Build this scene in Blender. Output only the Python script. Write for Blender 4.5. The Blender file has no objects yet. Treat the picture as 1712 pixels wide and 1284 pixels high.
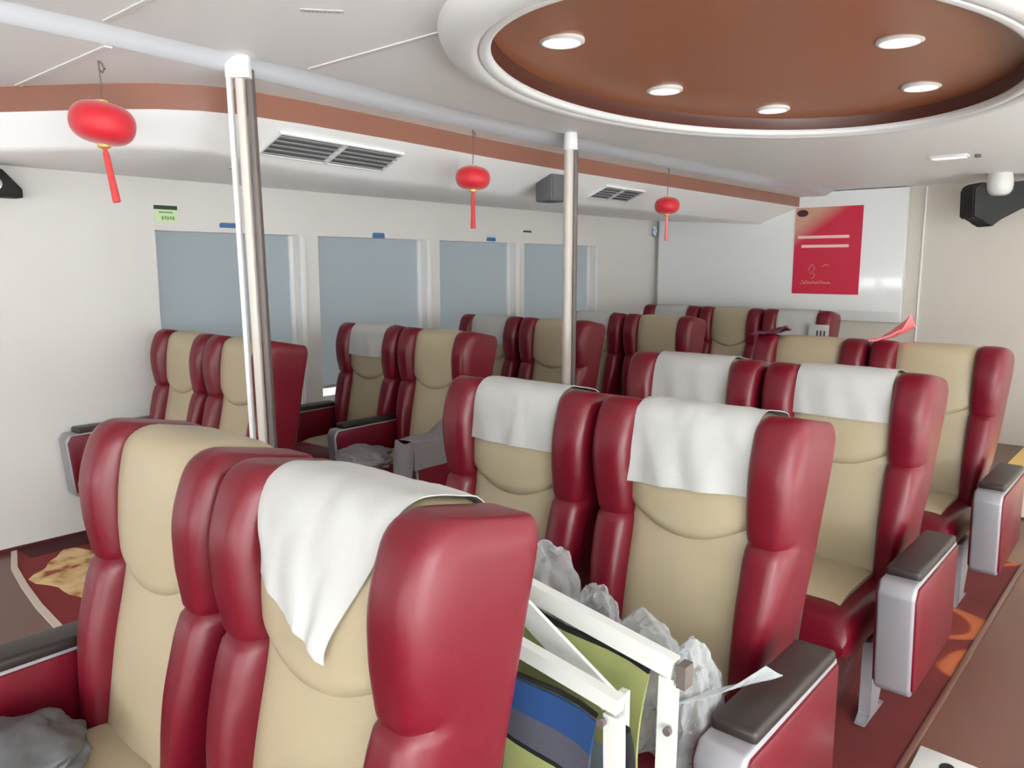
import bpy, bmesh, math, random
import numpy as np
from mathutils import Vector, Matrix, noise
random.seed(4)
PI = math.pi
scene = bpy.context.scene
COL = scene.collection

# ------------------------------------------------------------------ materials
def s2l(c):
    return tuple(((v/255)/12.92 if v/255 <= .04045 else ((v/255+.055)/1.055)**2.4) for v in c)
def nt(m):
    m.use_nodes = True
    return m.node_tree.nodes, m.node_tree.links
def mat(name, rgb, rough=.5, metal=0., spec=.5, coat=0., bump=None, emit=None, trans=0., alpha=1., sheen=0., vary=0.):
    m = bpy.data.materials.new(name); n, l = nt(m)
    b = n['Principled BSDF']
    b.inputs['Base Color'].default_value = (*s2l(rgb), 1)
    b.inputs['Roughness'].default_value = rough
    b.inputs['Metallic'].default_value = metal
    b.inputs['Specular IOR Level'].default_value = spec
    b.inputs['Coat Weight'].default_value = coat
    b.inputs['Coat Roughness'].default_value = .25
    b.inputs['Transmission Weight'].default_value = trans
    b.inputs['Alpha'].default_value = alpha
    b.inputs['Sheen Weight'].default_value = sheen
    if emit:
        b.inputs['Emission Color'].default_value = (*s2l(emit[0]), 1); b.inputs['Emission Strength'].default_value = emit[1]
    tc = n.new('ShaderNodeTexCoord')
    if bump:
        t = n.new('ShaderNodeTexNoise'); t.inputs['Scale'].default_value = bump[0]; t.inputs['Detail'].default_value = 4
        bp = n.new('ShaderNodeBump'); bp.inputs['Strength'].default_value = bump[1]; bp.inputs['Distance'].default_value = .01
        l.new(tc.outputs['Object'], t.inputs['Vector']); l.new(t.outputs['Fac'], bp.inputs['Height']); l.new(bp.outputs['Normal'], b.inputs['Normal'])
    if vary:
        t = n.new('ShaderNodeTexNoise'); t.inputs['Scale'].default_value = 3.; t.inputs['Detail'].default_value = 3
        r = n.new('ShaderNodeMapRange'); r.inputs['To Min'].default_value = 1-vary; r.inputs['To Max'].default_value = 1+vary
        mx = n.new('ShaderNodeMix'); mx.data_type = 'RGBA'; mx.blend_type = 'MULTIPLY'; mx.inputs['Factor'].default_value = 1
        mx.inputs[6].default_value = (*s2l(rgb), 1)
        l.new(tc.outputs['Object'], t.inputs['Vector']); l.new(t.outputs['Fac'], r.inputs['Value']); l.new(r.outputs['Result'], mx.inputs[7]); l.new(mx.outputs[2], b.inputs['Base Color'])
    return m

M = {}
M['red'] = mat('red_leather', (100, 11, 28), .36, spec=.36, coat=.06, bump=(90, .05), vary=.05)
M['beige'] = mat('beige_leather', (166, 152, 126), .42, spec=.4, bump=(90, .05), vary=.03)
M['cover'] = mat('white_cloth', (180, 179, 177), .9, spec=.15, bump=(140, .08))
M['shell'] = mat('dark_shell_plastic', (60, 16, 24), .5)
M['silver'] = mat('silver_paint_metal', (150, 147, 152), .38, metal=.35, vary=.03)
M['chrome'] = mat('polished_steel', (200, 196, 198), .16, metal=.95)
M['pad'] = mat('dark_brown_rubber', (40, 31, 29), .42, bump=(120, .05))
M['wall'] = mat('white_wall_panel', (214, 211, 207), .55, spec=.35, vary=.012)
M['farwall'] = mat('cream_wall_panel', (200, 192, 182), .55, spec=.3, vary=.012)
M['ceil'] = mat('white_ceiling_panel', (243, 244, 244), .5, spec=.3, vary=.012)
M['trim'] = mat('bright_white_trim', (222, 222, 221), .45)
M['strip'] = mat('pale_grey_trim', (186, 188, 193), .35)
M['brown'] = mat('brown_laminate', (132, 88, 72), .32, spec=.45, vary=.05)
M['dome'] = mat('warm_brown_laminate', (146, 88, 58), .32, spec=.45, vary=.04)
M['ringrim'] = mat('dark_brown_rim', (74, 34, 24), .4)
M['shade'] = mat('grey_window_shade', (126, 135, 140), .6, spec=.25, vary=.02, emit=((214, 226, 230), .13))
M['whitepanel'] = mat('glossy_white_board', (228, 229, 228), .1, spec=.4)
M['vinyl'] = mat('brown_vinyl_floor', (104, 68, 58), .28, spec=.4, vary=.06)
M['bounce_floor'] = mat('pale_bounce_floor', (226, 226, 222), .6)
M['edge'] = mat('pale_edge_strip', (206, 190, 178), .4)
M['base'] = mat('maroon_skirting', (82, 26, 26), .5)
M['black'] = mat('black_plastic', (10, 10, 11), .6, vary=.05)
M['darkgrey'] = mat('dark_grey_plastic', (88, 88, 90), .5)
M['grille'] = mat('grey_grille', (168, 169, 170), .4, metal=.2)
M['hole'] = mat('dark_duct', (92, 92, 94), .7)
M['white_plastic'] = mat('white_plastic', (208, 205, 203), .4)
M['lamp'] = mat('lamp_diffuser', (225, 218, 212), .5, emit=((255, 248, 240), .6))
M['lantern'] = mat('red_lantern_cloth', (190, 10, 32), .55, sheen=.3, bump=(60, .05))
M['tassel'] = mat('red_tassel_thread', (196, 60, 58), .75, bump=(200, .3))
M['gold'] = mat('gold_trim', (214, 170, 96), .4, metal=.4)
M['wire'] = mat('thin_grey_wire', (96, 88, 84), .5)
M['steel_post'] = mat('brushed_steel_post', (190, 182, 174), .5, metal=.15, bump=(40, .04))
M['post_dark'] = mat('dark_bronze_post', (98, 88, 84), .5, metal=.1)
M['blue'] = mat('blue_sticker', (62, 104, 152), .5)
M['blue_pale'] = mat('pale_blue_sticker', (190, 208, 226), .5)
M['signgreen'] = mat('dark_green_print', (34, 62, 38), .5)
M['signpale'] = mat('pale_green_plate', (206, 220, 186), .5)
M['signmark'] = mat('mid_green_print', (112, 168, 84), .5)
M['gold_print'] = mat('gold_print', (216, 158, 120), .5)
M['pale_print'] = mat('pale_pink_print', (236, 196, 190), .5)
M['emblem'] = mat('dark_brown_print', (70, 28, 26), .5)
M['navy_cloth'] = mat('slate_canvas', (74, 74, 86), .85, bump=(160, .15), vary=.08)
M['blue_cloth'] = mat('blue_canvas', (26, 62, 112), .8, bump=(160, .15), vary=.08)
M['green_cloth'] = mat('olive_green_canvas', (150, 154, 96), .85, bump=(160, .15), vary=.06)
M['grey_cloth'] = mat('blue_grey_canvas', (128, 140, 146), .85, bump=(160, .15), vary=.06)
M['black_cloth'] = mat('black_canvas', (14, 14, 15), .9)
M['frame'] = mat('white_tube_frame', (206, 206, 201), .35, spec=.5)
M['jacket'] = mat('grey_jacket_cloth', (118, 112, 114), .85, bump=(70, .3), vary=.1)
M['pinkcloth'] = mat('pink_cloth', (226, 120, 124), .8, bump=(70, .2))
M['purplecloth'] = mat('dark_purple_cloth', (88, 22, 46), .75, bump=(70, .2))
M['print_black'] = mat('black_print', (40, 36, 36), .6)
M['cream_cab'] = mat('cream_cabinet', (226, 216, 200), .5)
M['yellow_top'] = mat('pale_wood_top', (226, 186, 104), .4)
M['cab_light'] = mat('warm_light_strip', (255, 238, 190), .5, emit=((255, 232, 180), 3.0))

def plastic():
    m = bpy.data.materials.new('crumpled_clear_plastic'); n, l = nt(m)
    out = n['Material Output']; n.remove(n['Principled BSDF'])
    p = n.new('ShaderNodeBsdfPrincipled'); p.inputs['Base Color'].default_value = (*s2l((186, 188, 190)), 1)
    p.inputs['Roughness'].default_value = .1; p.inputs['Specular IOR Level'].default_value = .9
    t = n.new('ShaderNodeBsdfTransparent'); t.inputs['Color'].default_value = (.86, .87, .88, 1)
    fr = n.new('ShaderNodeLayerWeight'); fr.inputs['Blend'].default_value = .45
    mr = n.new('ShaderNodeMapRange'); mr.inputs['To Min'].default_value = .15; mr.inputs['To Max'].default_value = .95
    mx = n.new('ShaderNodeMixShader'); tc = n.new('ShaderNodeTexCoord')
    v = n.new('ShaderNodeTexVoronoi'); v.inputs['Scale'].default_value = 22; v.feature = 'DISTANCE_TO_EDGE'
    no = n.new('ShaderNodeTexNoise'); no.inputs['Scale'].default_value = 18; no.inputs['Detail'].default_value = 3
    b = n.new('ShaderNodeBump'); b.inputs['Strength'].default_value = .5; b.inputs['Distance'].default_value = .02
    l.new(tc.outputs['Object'], no.inputs['Vector']); l.new(no.outputs['Color'], v.inputs['Vector'])
    l.new(no.outputs['Fac'], b.inputs['Height']); l.new(b.outputs['Normal'], p.inputs['Normal'])
    l.new(fr.outputs['Facing'], mr.inputs['Value']); l.new(mr.outputs['Result'], mx.inputs[0]); l.new(t.outputs[0], mx.inputs[1]); l.new(p.outputs[0], mx.inputs[2]); l.new(mx.outputs[0], out.inputs[0])
    return m
M['plastic'] = plastic()

def carpet():
    m = bpy.data.materials.new('red_gold_swirl_carpet'); n, l = nt(m); b = n['Principled BSDF']
    tc = n.new('ShaderNodeTexCoord')
    no = n.new('ShaderNodeTexNoise'); no.inputs['Scale'].default_value = 2.2; no.inputs['Detail'].default_value = 1
    mx = n.new('ShaderNodeMix'); mx.data_type = 'RGBA'; mx.inputs['Factor'].default_value = .22
    v = n.new('ShaderNodeTexVoronoi'); v.inputs['Scale'].default_value = 2.1
    r = n.new('ShaderNodeValToRGB'); e = r.color_ramp.elements
    e[0].position = 0; e[0].color = (*s2l((112, 30, 22)), 1)
    e[1].position = 1; e[1].color = (*s2l((96, 18, 20)), 1)
    for pos, c in ((.20, (112, 30, 22)), (.30, (120, 34, 22)), (.325, (176, 94, 50)), (.375, (168, 84, 44)), (.40, (104, 24, 20)), (.62, (92, 18, 20))):
        q = e.new(pos); q.color = (*s2l(c), 1)
    l.new(tc.outputs['Object'], no.inputs['Vector']); l.new(tc.outputs['Object'], mx.inputs[6]); l.new(no.outputs['Color'], mx.inputs[7])
    l.new(mx.outputs[2], v.inputs['Vector']); l.new(v.outputs['Distance'], r.inputs['Fac']); l.new(r.outputs['Color'], b.inputs['Base Color'])
    b.inputs['Roughness'].default_value = .9
    f = n.new('ShaderNodeTexNoise'); f.inputs['Scale'].default_value = 260
    bu = n.new('ShaderNodeBump'); bu.inputs['Strength'].default_value = .3; l.new(f.outputs['Fac'], bu.inputs['Height']); l.new(bu.outputs['Normal'], b.inputs['Normal'])
    return m
M['carpet'] = carpet()
M['carpet_plain'] = mat('plain_red_carpet', (128, 38, 38), .9, bump=(260, .2), vary=.1)
M['carpet_shade'] = mat('painted_seat_shadow', (70, 16, 18), .9, bump=(260, .2))
def carpet_gold():
    m = bpy.data.materials.new('gold_flower_carpet'); n, l = nt(m); b = n['Principled BSDF']
    tc = n.new('ShaderNodeTexCoord')
    no = n.new('ShaderNodeTexNoise'); no.inputs['Scale'].default_value = 9; no.inputs['Detail'].default_value = 3
    r = n.new('ShaderNodeValToRGB'); e = r.color_ramp.elements
    e[0].position = .34; e[0].color = (*s2l((150, 78, 58)), 1); e[1].position = .6; e[1].color = (*s2l((226, 196, 148)), 1)
    q = e.new(.45); q.color = (*s2l((206, 168, 112)), 1)
    l.new(tc.outputs['Object'], no.inputs['Vector']); l.new(no.outputs['Fac'], r.inputs['Fac']); l.new(r.outputs['Color'], b.inputs['Base Color']); b.inputs['Roughness'].default_value = .9
    return m
M['carpet_gold'] = carpet_gold()
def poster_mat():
    m = bpy.data.materials.new('red_poster_painted_glare'); n, l = nt(m); b = n['Principled BSDF']
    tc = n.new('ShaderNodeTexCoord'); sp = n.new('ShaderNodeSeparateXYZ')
    # generated: y runs across the poster (1 = picture left), z runs up; tan upper left is painted glare
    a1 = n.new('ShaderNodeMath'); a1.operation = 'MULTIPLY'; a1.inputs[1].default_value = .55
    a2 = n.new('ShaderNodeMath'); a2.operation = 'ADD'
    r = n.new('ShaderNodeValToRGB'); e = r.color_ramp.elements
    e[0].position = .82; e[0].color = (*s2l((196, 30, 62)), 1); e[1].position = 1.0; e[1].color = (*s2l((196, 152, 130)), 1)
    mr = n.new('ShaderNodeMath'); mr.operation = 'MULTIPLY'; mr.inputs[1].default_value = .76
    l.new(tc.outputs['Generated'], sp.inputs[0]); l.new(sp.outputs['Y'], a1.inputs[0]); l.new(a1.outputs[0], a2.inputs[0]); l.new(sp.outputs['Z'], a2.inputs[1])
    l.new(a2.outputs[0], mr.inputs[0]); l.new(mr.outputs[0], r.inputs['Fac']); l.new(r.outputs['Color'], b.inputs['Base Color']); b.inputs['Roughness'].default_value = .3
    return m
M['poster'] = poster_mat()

# ------------------------------------------------------------------ mesh helpers
def mesh_from(bm, name, smooth=True):
    bmesh.ops.recalc_face_normals(bm, faces=bm.faces)
    me = bpy.data.meshes.new(name); bm.to_mesh(me); bm.free()
    if smooth:
        for p in me.polygons: p.use_smooth = True
        me.set_sharp_from_angle(angle=math.radians(42))
    return me
def obj(name, bm, m, parent=None, smooth=True, kind=None, loc=None, rz=0):
    me = bm if isinstance(bm, bpy.types.Mesh) else mesh_from(bm, name, smooth)
    if m is not None and not me.materials: me.materials.append(M[m])
    o = bpy.data.objects.new(name, me); COL.objects.link(o)
    if parent is not None: o.parent = parent
    if kind: o['kind'] = kind
    if loc: o.location = loc
    if rz: o.rotation_euler.z = rz
    return o
def tag(o, label, cat, group=None):
    o['label'] = label; o['category'] = cat
    if group: o['group'] = group
    return o
def thing(name, label, cat, loc=(0, 0, 0), rz=0, group=None):
    o = bpy.data.objects.new(name, None); COL.objects.link(o); o.empty_display_size = .1
    o.location = loc; o.rotation_euler.z = rz
    return tag(o, label, cat, group)
def rbox(bm, c, s, r=0., seg=3):
    """box centred at c, size s, edges rounded by r"""
    g = bmesh.ops.create_cube(bm, size=1); vs = g['verts']
    for v in vs: v.co = Vector((v.co.x*s[0]+c[0], v.co.y*s[1]+c[1], v.co.z*s[2]+c[2]))
    if r > 0:
        es = list({e for v in vs for e in v.link_edges})
        bmesh.ops.bevel(bm, geom=es, offset=min(r, min(s)*.49), segments=seg, profile=.5, affect='EDGES')
    return bm
def box(x0, x1, y0, y1, z0, z1, r=0., seg=2, bm=None):
    bm = bm or bmesh.new()
    return rbox(bm, ((x0+x1)/2, (y0+y1)/2, (z0+z1)/2), (abs(x1-x0), abs(y1-y0), abs(z1-z0)), r, seg)
def tube(bm, pts, r, n=10, taper=None):
    pts = [Vector(p) for p in pts]; rings = []
    for i, p in enumerate(pts):
        d = (pts[min(i+1, len(pts)-1)]-pts[max(i-1, 0)]).normalized()
        a = d.cross(Vector((0, 0, 1)))
        if a.length < .05: a = d.cross(Vector((1, 0, 0)))
        a.normalize(); b = d.cross(a)
        rr = r*(taper[i] if taper else 1)
        rings.append([bm.verts.new(p+rr*(math.cos(2*PI*k/n)*a+math.sin(2*PI*k/n)*b)) for k in range(n)])
    for A, B in zip(rings, rings[1:]):
        for k in range(n): bm.faces.new((A[k], A[(k+1) % n], B[(k+1) % n], B[k]))
    bm.faces.new(rings[0][::-1]); bm.faces.new(rings[-1])
    return bm
def loft(bm, rings, cap=True):
    R = [[bm.verts.new(p) for p in r] for r in rings]; n = len(R[0])
    for A, B in zip(R, R[1:]):
        for k in range(n): bm.faces.new((A[k], A[(k+1) % n], B[(k+1) % n], B[k]))
    if cap: bm.faces.new(R[0][::-1]); bm.faces.new(R[-1])
    return bm
def prism(bm, pts, axis, a0, a1, r=0., seg=2):
    """polygon pts in the two other axes, extruded along axis from a0 to a1"""
    def P(p, a):
        return {0: (a, p[0], p[1]), 1: (p[0], a, p[1]), 2: (p[0], p[1], a)}[axis]
    A = [bm.verts.new(P(p, a0)) for p in pts]; B = [bm.verts.new(P(p, a1)) for p in pts]
    n = len(pts); fs = [bm.faces.new(A[::-1]), bm.faces.new(B)]
    for k in range(n): fs.append(bm.faces.new((A[k], A[(k+1) % n], B[(k+1) % n], B[k])))
    if r > 0:
        es = list({e for f in fs for e in f.edges})
        bmesh.ops.bevel(bm, geom=es, offset=r, segments=seg, profile=.5, affect='EDGES')
    return bm
def quad_strip(bm, A, B):
    a = [bm.verts.new(p) for p in A]; b = [bm.verts.new(p) for p in B]
    for i in range(len(a)-1): bm.faces.new((a[i], a[i+1], b[i+1], b[i]))
    return bm
def grid(bm, P):
    V = [[bm.verts.new(p) for p in row] for row in P]
    for i in range(len(V)-1):
        for j in range(len(V[0])-1): bm.faces.new((V[i][j], V[i][j+1], V[i+1][j+1], V[i+1][j]))
    return V
def solidify_grid(bm, P, N, th):
    """closed sheet: grid P and its copy offset by -th along N"""
    A = grid(bm, P); B = grid(bm, [[P[i][j]-N[i][j]*th for j in range(len(P[0]))] for i in range(len(P))])
    ni, nj = len(P), len(P[0])
    loop = [(0, j) for j in range(nj)]+[(i, nj-1) for i in range(1, ni)]+[(ni-1, j) for j in range(nj-2, -1, -1)]+[(i, 0) for i in range(ni-2, 0, -1)]
    for k in range(len(loop)):
        a, b = loop[k], loop[(k+1) % len(loop)]
        bm.faces.new((A[a[0]][a[1]], A[b[0]][b[1]], B[b[0]][b[1]], B[a[0]][a[1]]))
def smooth(t): t = max(0, min(1, t)); return t*t*(3-2*t)

# ------------------------------------------------------------------ camera and world
CAM_H = 1.559
cam_d = bpy.data.cameras.new('camera'); cam = bpy.data.objects.new('camera', cam_d); COL.objects.link(cam)
yaw, pitch, roll = math.radians(41.127), math.radians(8.508), math.radians(.0735)
f = Vector((math.cos(yaw)*math.cos(pitch), math.sin(yaw)*math.cos(pitch), -math.sin(pitch)))
r0 = Vector((math.sin(yaw), -math.cos(yaw), 0)); u0 = r0.cross(f)
rr = math.cos(roll)*r0+math.sin(roll)*u0; uu = math.cos(roll)*u0-math.sin(roll)*r0
mw = Matrix((rr, uu, -f)).transposed().to_4x4(); mw.translation = (0, 0, CAM_H)
cam.matrix_world = mw
cam_d.sensor_width = 36; cam_d.lens = 36*1310/1712; cam_d.clip_start = .02
scene.camera = cam
w = bpy.data.worlds.new('sky'); scene.world = w; w.use_nodes = True
bg = w.node_tree.nodes['Background']; bg.inputs[0].default_value = (.86, .93, 1, 1); bg.inputs[1].default_value = 1.2

# ------------------------------------------------------------------ room shell  (x along the cabin, y towards the shaded windows, z up)
X0, X1, Y0, Y1 = -9.0, 8.05, -5.0, 4.8
ZR, ZL = 2.30, 2.25
obj('floor', box(X0, X1+.3, -.6, Y1+.2, -.1, 0), 'vinyl', kind='structure')
obj('unseen_bounce_floor', box(X0, X1+.3, Y0, -.6, -.1, 0), 'bounce_floor', kind='structure')  # unseen floor strip, made pale to bounce sunlight onto the ceiling
# wall_left with its windows
WIN = [(2.21, 3.21), (3.38, 4.42), (4.58, 5.53), (5.67, 6.80)]
BACKWIN = (-3.4, -1.2)
bm = bmesh.new(); T = .16
zb, zt = .56, 1.775
box(X0, X1+.2, Y1, Y1+T, 0, zb, bm=bm); box(X0, X1+.2, Y1, Y1+T, zt, 2.5, bm=bm)
edges = [X0, BACKWIN[0], BACKWIN[1]]+[v for p in WIN for v in p]+[X1+.2]
for a, b in zip(edges[0::2], edges[1::2]): box(a, b, Y1, Y1+T, zb, zt, bm=bm)
obj('wall_left', bm, 'wall', kind='structure', smooth=False)
for i, (a, b) in enumerate(WIN):
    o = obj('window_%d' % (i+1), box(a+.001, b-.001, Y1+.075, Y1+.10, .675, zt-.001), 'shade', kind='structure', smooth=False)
    fb = bmesh.new()
    for (p, q) in ((a+.001, a+.03), (b-.03, b-.001)): box(p, q, Y1+.055, Y1+.073, zb+.001, zt-.002, bm=fb)
    box(a+.03, b-.03, Y1+.055, Y1+.073, zb+.001, zb+.04, bm=fb)
    obj('window_frame', fb, 'trim', o, smooth=False)
    obj('shade_rail', box(a+.032, b-.032, Y1+.068, Y1+.105, .655, .68, .005), 'grille', o)
# bright mullion strips on the wall beside the panes
bm = bmesh.new()
for x in (3.215, 4.425, 5.535, 6.80): box(x, x+.045, Y1-.022, Y1-.001, zb, zt-.004, .004, bm=bm)
obj('trim_1', bm, 'trim', kind='structure')
obj('baseboard_left', box(X0, X1, Y1-.012, Y1-.001, 0.001, .025), 'base', kind='structure')
# far wall, starboard wall, aft wall with windows and added openings that let the day in
obj('wall_far', box(X1, X1+.15, Y0, Y1, 0, 2.5), 'farwall', kind='structure', smooth=False)
def holed_wall(name, axis, at, th, lo, hi, holes, z0, z1, m):
    bm = bmesh.new()
    def bx(a, b, c, d):
        if axis == 1: box(a, b, at, at+th, c, d, bm=bm)
        else: box(at, at+th, a, b, c, d, bm=bm)
    bx(lo, hi, 0, z0); bx(lo, hi, z1, 2.5)
    e = [lo]+[v for h in holes for v in h]+[hi]
    for a, b in zip(e[0::2], e[1::2]): bx(a, b, z0, z1)
    return obj(name, bm, m, kind='structure', smooth=False)
SW = [(-8.0, -6.2), (-5.8, -4.0), (-3.6, -1.8), (-1.4, .4), (.8, 2.6), (3.0, 4.8), (5.2, 7.0)]  # far-end openings added to let sun onto the unseen pale floor
holed_wall('wall_right', 1, Y0-.15, .15, X0, X1, SW, .8, 1.85, 'wall')
AW = [(-4.4, -2.6), (-2.2, -.4), (0, 1.8), (2.2, 4.0)]
holed_wall('wall_back', 0, X0-.15, .15, Y0, Y1, AW, .8, 1.95, 'wall')

# ---- ceiling: lower field with an oval recess, a soft step, and the outer field over the seats by the windows
EC, EA, EB = (2.98, 1.31), 1.27, .83
NE = 96
def ell(k, off=0, z=0, sc=1.):
    a = 2*PI*k/NE; c, s = math.cos(a), math.sin(a)
    # offset outwards along the ellipse normal
    n = Vector((EB*c, EA*s, 0)).normalized()
    return Vector((EC[0]+EA*sc*c+n.x*off, EC[1]+EB*sc*s+n.y*off, z))
UP = [(X0, 2.56), (.5, 2.62), (1.1, 2.63), (1.8, 2.66), (2.6, 2.73), (3.7, 2.79), (5.5, 2.78), (8.05, 2.76)]
LO = [(X0, 2.60), (.5, 2.655), (1.1, 2.675), (1.8, 2.735), (2.6, 2.85), (3.7, 2.90), (5.5, 2.90), (8.05, 2.88)]
bm = bmesh.new()
def to_rect(p):
    d = Vector((p.x-EC[0], p.y-EC[1])); t = 1e9
    for (n, lim) in ((0, X1-EC[0]), (0, X0-EC[0]), (1, 2.55-EC[1]), (1, Y0-EC[1])):
        if abs(d[n]) > 1e-9 and lim/d[n] > 0: t = min(t, lim/d[n])
    return Vector((EC[0]+d.x*t, EC[1]+d.y*t, ZR))
hole = [bm.verts.new(ell(k, .10, ZR)) for k in range(NE)]; outr = [bm.verts.new(to_rect(ell(k))) for k in range(NE)]
for k in range(NE): bm.faces.new((hole[k], hole[(k+1) % NE], outr[(k+1) % NE], outr[k]))
for cx_, cy_ in ((X0, Y0), (X1, Y0), (X1, 2.55), (X0, 2.55)):
    c = bm.verts.new((cx_, cy_, ZR)); best = None
    for k in range(NE):
        a, b = outr[k].co, outr[(k+1) % NE].co
        if (abs(a.x-cx_) < 1e-4 and abs(b.y-cy_) < 1e-4 and abs(b.x-cx_) > 1e-4) or (abs(a.y-cy_) < 1e-4 and abs(b.x-cx_) < 1e-4 and abs(a.x-cx_) > 1e-4):
            bm.faces.new((outr[k], outr[(k+1) % NE], c))
quad_strip(bm, [(X0, 2.55, ZR)]+[(x, 2.55, ZR) for x, y in UP[1:]], [(x, y, ZR) for x, y in UP])
# upper slab
box(X0, X1+.2, Y0, Y1+.2, 2.42, 2.5, bm=bm)
obj('ceiling', bm, 'ceil', kind='structure', smooth=False)
bm = bmesh.new()
BT = [(.0, 5.07), (.6, 4.26), (1.09, 3.60), (1.34, 3.22), (1.46, 3.08), (1.58, 2.99), (1.72, 2.94), (2.0, 2.93), (2.6, 2.965), (3.3, 3.03), (4.2, 3.08), (6, 3.10), (8.05, 3.12)]
def resample(poly, xs):
    return [(x, float(np.interp(x, [p[0] for p in poly], [p[1] for p in poly]))) for x in xs]
XS = [X0, -.6, .0, .3, .6, .85, 1.09, 1.34, 1.46, 1.58, 1.72, 2.0, 2.6, 3.3, 4.2, 6, 8.05]
quad_strip(bm, [(x, y, ZL) for x, y in resample(LO, XS)], [(x, min(y if x >= 0 else 5.0, 5.0), ZL) for x, y in resample(BT, XS)])
obj('ceiling.001', bm, 'ceil', kind='structure', smooth=False)
bm = bmesh.new(); prof = []
for t in (0, .25, .5, .75, 1):
    prof.append([(a[0], a[1]+(b[1]-a[1])*t, ZR+(ZL-ZR)*smooth(t)) for a, b in zip(UP, LO)])
for A, B in zip(prof, prof[1:]): quad_strip(bm, A, B)
bmesh.ops.remove_doubles(bm, verts=bm.verts, dist=1e-4)
obj('trim_2', bm, 'strip', kind='structure')
# pale joint strips between the ceiling panels
bm = bmesh.new()
for x, a, b in ((1.09, .9, 2.60), (1.84, 1.9, 2.62)): box(x-.012, x+.012, a, b, ZR-.004, ZR+.002, bm=bm)
box(1.115, 1.141, 2.69, 3.52, ZL-.004, ZL+.002, bm=bm)
obj('trim_3', bm, 'trim', kind='structure', smooth=False)
# oval ring round the recess
bm = bmesh.new()
RP = [(.004, 2.262), (0, 2.250), (.006, 2.240), (.02, 2.234), (.036, 2.235), (.041, 2.241), (.047, 2.235), (.07, 2.229), (.105, 2.231), (.135, 2.243), (.155, 2.262), (.165, 2.283), (.168, 2.302)]
rings = [[ell(k, o, z) for k in range(NE)] for o, z in RP]
loft(bm, rings, cap=False)
obj('trim_4', bm, 'trim', kind='structure')
# recess: dark rim and brown dome
bm = bmesh.new()
loft(bm, [[ell(k, .002, 2.262) for k in range(NE)], [ell(k, .004, 2.30) for k in range(NE)], [ell(k, .0, 2.318) for k in range(NE)]], cap=False)
obj('trim_5', bm, 'ringrim', kind='structure')
def dome_z(s): return 2.318+.045*(1-s*s)
bm = bmesh.new()
R = [[bm.verts.new(ell(k, 0, dome_z(s), s)) for k in range(NE)] for s in (1., .97, .9, .75, .55, .3)]
for A, B in zip(R, R[1:]):
    for k in range(NE): bm.faces.new((A[k], A[(k+1) % NE], B[(k+1) % NE], B[k]))
bm.faces.new(R[-1])
obj('ceiling.002', bm, 'dome', kind='structure')
# ---- bulkhead over the windows: brown band, sloping white face, underside
def off(poly, d):
    out = []
    for i, p in enumerate(poly):
        a = Vector(poly[max(i-1, 0)]); b = Vector(poly[min(i+1, len(poly)-1)]); t = (b-a).normalized(); n = Vector((-t.y, t.x))
        if n.y < 0: n = -n
        dd = d[i] if isinstance(d, list) else d
        out.append((p[0]+n.x*dd, p[1]+n.y*dd))
    return out
BTs = resample(BT, [.0, .3, .6, .85, 1.09, 1.2, 1.34, 1.40, 1.46, 1.52, 1.58, 1.65, 1.72, 1.85, 2.0, 2.3, 2.6, 3.3, 4.2, 5, 6, 7, 8.05])
ZB, ZF = 2.155, 2.0
bm = bmesh.new(); quad_strip(bm, [(x, y, ZL+.01) for x, y in BTs], [(x, y, ZB) for x, y in BTs])
obj('trim_6', bm, 'brown', kind='structure')
dd = [.10 if x < 1.35 else .10+.2*smooth((x-1.35)/.9)+.06*smooth((x-3)/4) for x, y in BTs]
F2 = off(BTs, dd); F1 = off(BTs, .006); F3 = off(BTs, [d+.03 for d in dd])
bm = bmesh.new()
zlow = [ZF+.02-.02*smooth((x-1.35)/.9) for x, y in BTs]
quad_strip(bm, [(x, y, ZB) for x, y in BTs], [(x, y, ZB-.004) for x, y in F1])
quad_strip(bm, [(x, y, ZB-.004) for x, y in F1], [(x, y, z+.02) for (x, y), z in zip(F2, zlow)])
quad_strip(bm, [(x, y, z+.02) for (x, y), z in zip(F2, zlow)], [(x, y, z) for (x, y), z in zip(F3, zlow)])
und = [(max(x+(0 if x > 2 else .0), x), 4.85, 2.085) for (x, y) in F3]
quad_strip(bm, [(x, min(y, 4.84), z) for (x, y), z in zip(F3, zlow)], und)
bmesh.ops.remove_doubles(bm, verts=bm.verts, dist=1e-4)
obj('trim_7', bm, 'ceil', kind='structure')
# far wall: long white board standing off the wall, with a tapered lower edge
bm = bmesh.new()
prism(bm, [(7.95, 1.14), (7.95, 2.29), (8.049, 2.29), (8.049, 1.04), (8.0, 1.04)], 1, 2.11, 4.72, .004)
obj('wall_far_panel', bm, 'whitepanel', kind='structure')
obj('trim_8', box(8.035, 8.049, 1.975, 1.985, 0, 2.29), 'ceil', kind='structure', smooth=False)

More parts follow.
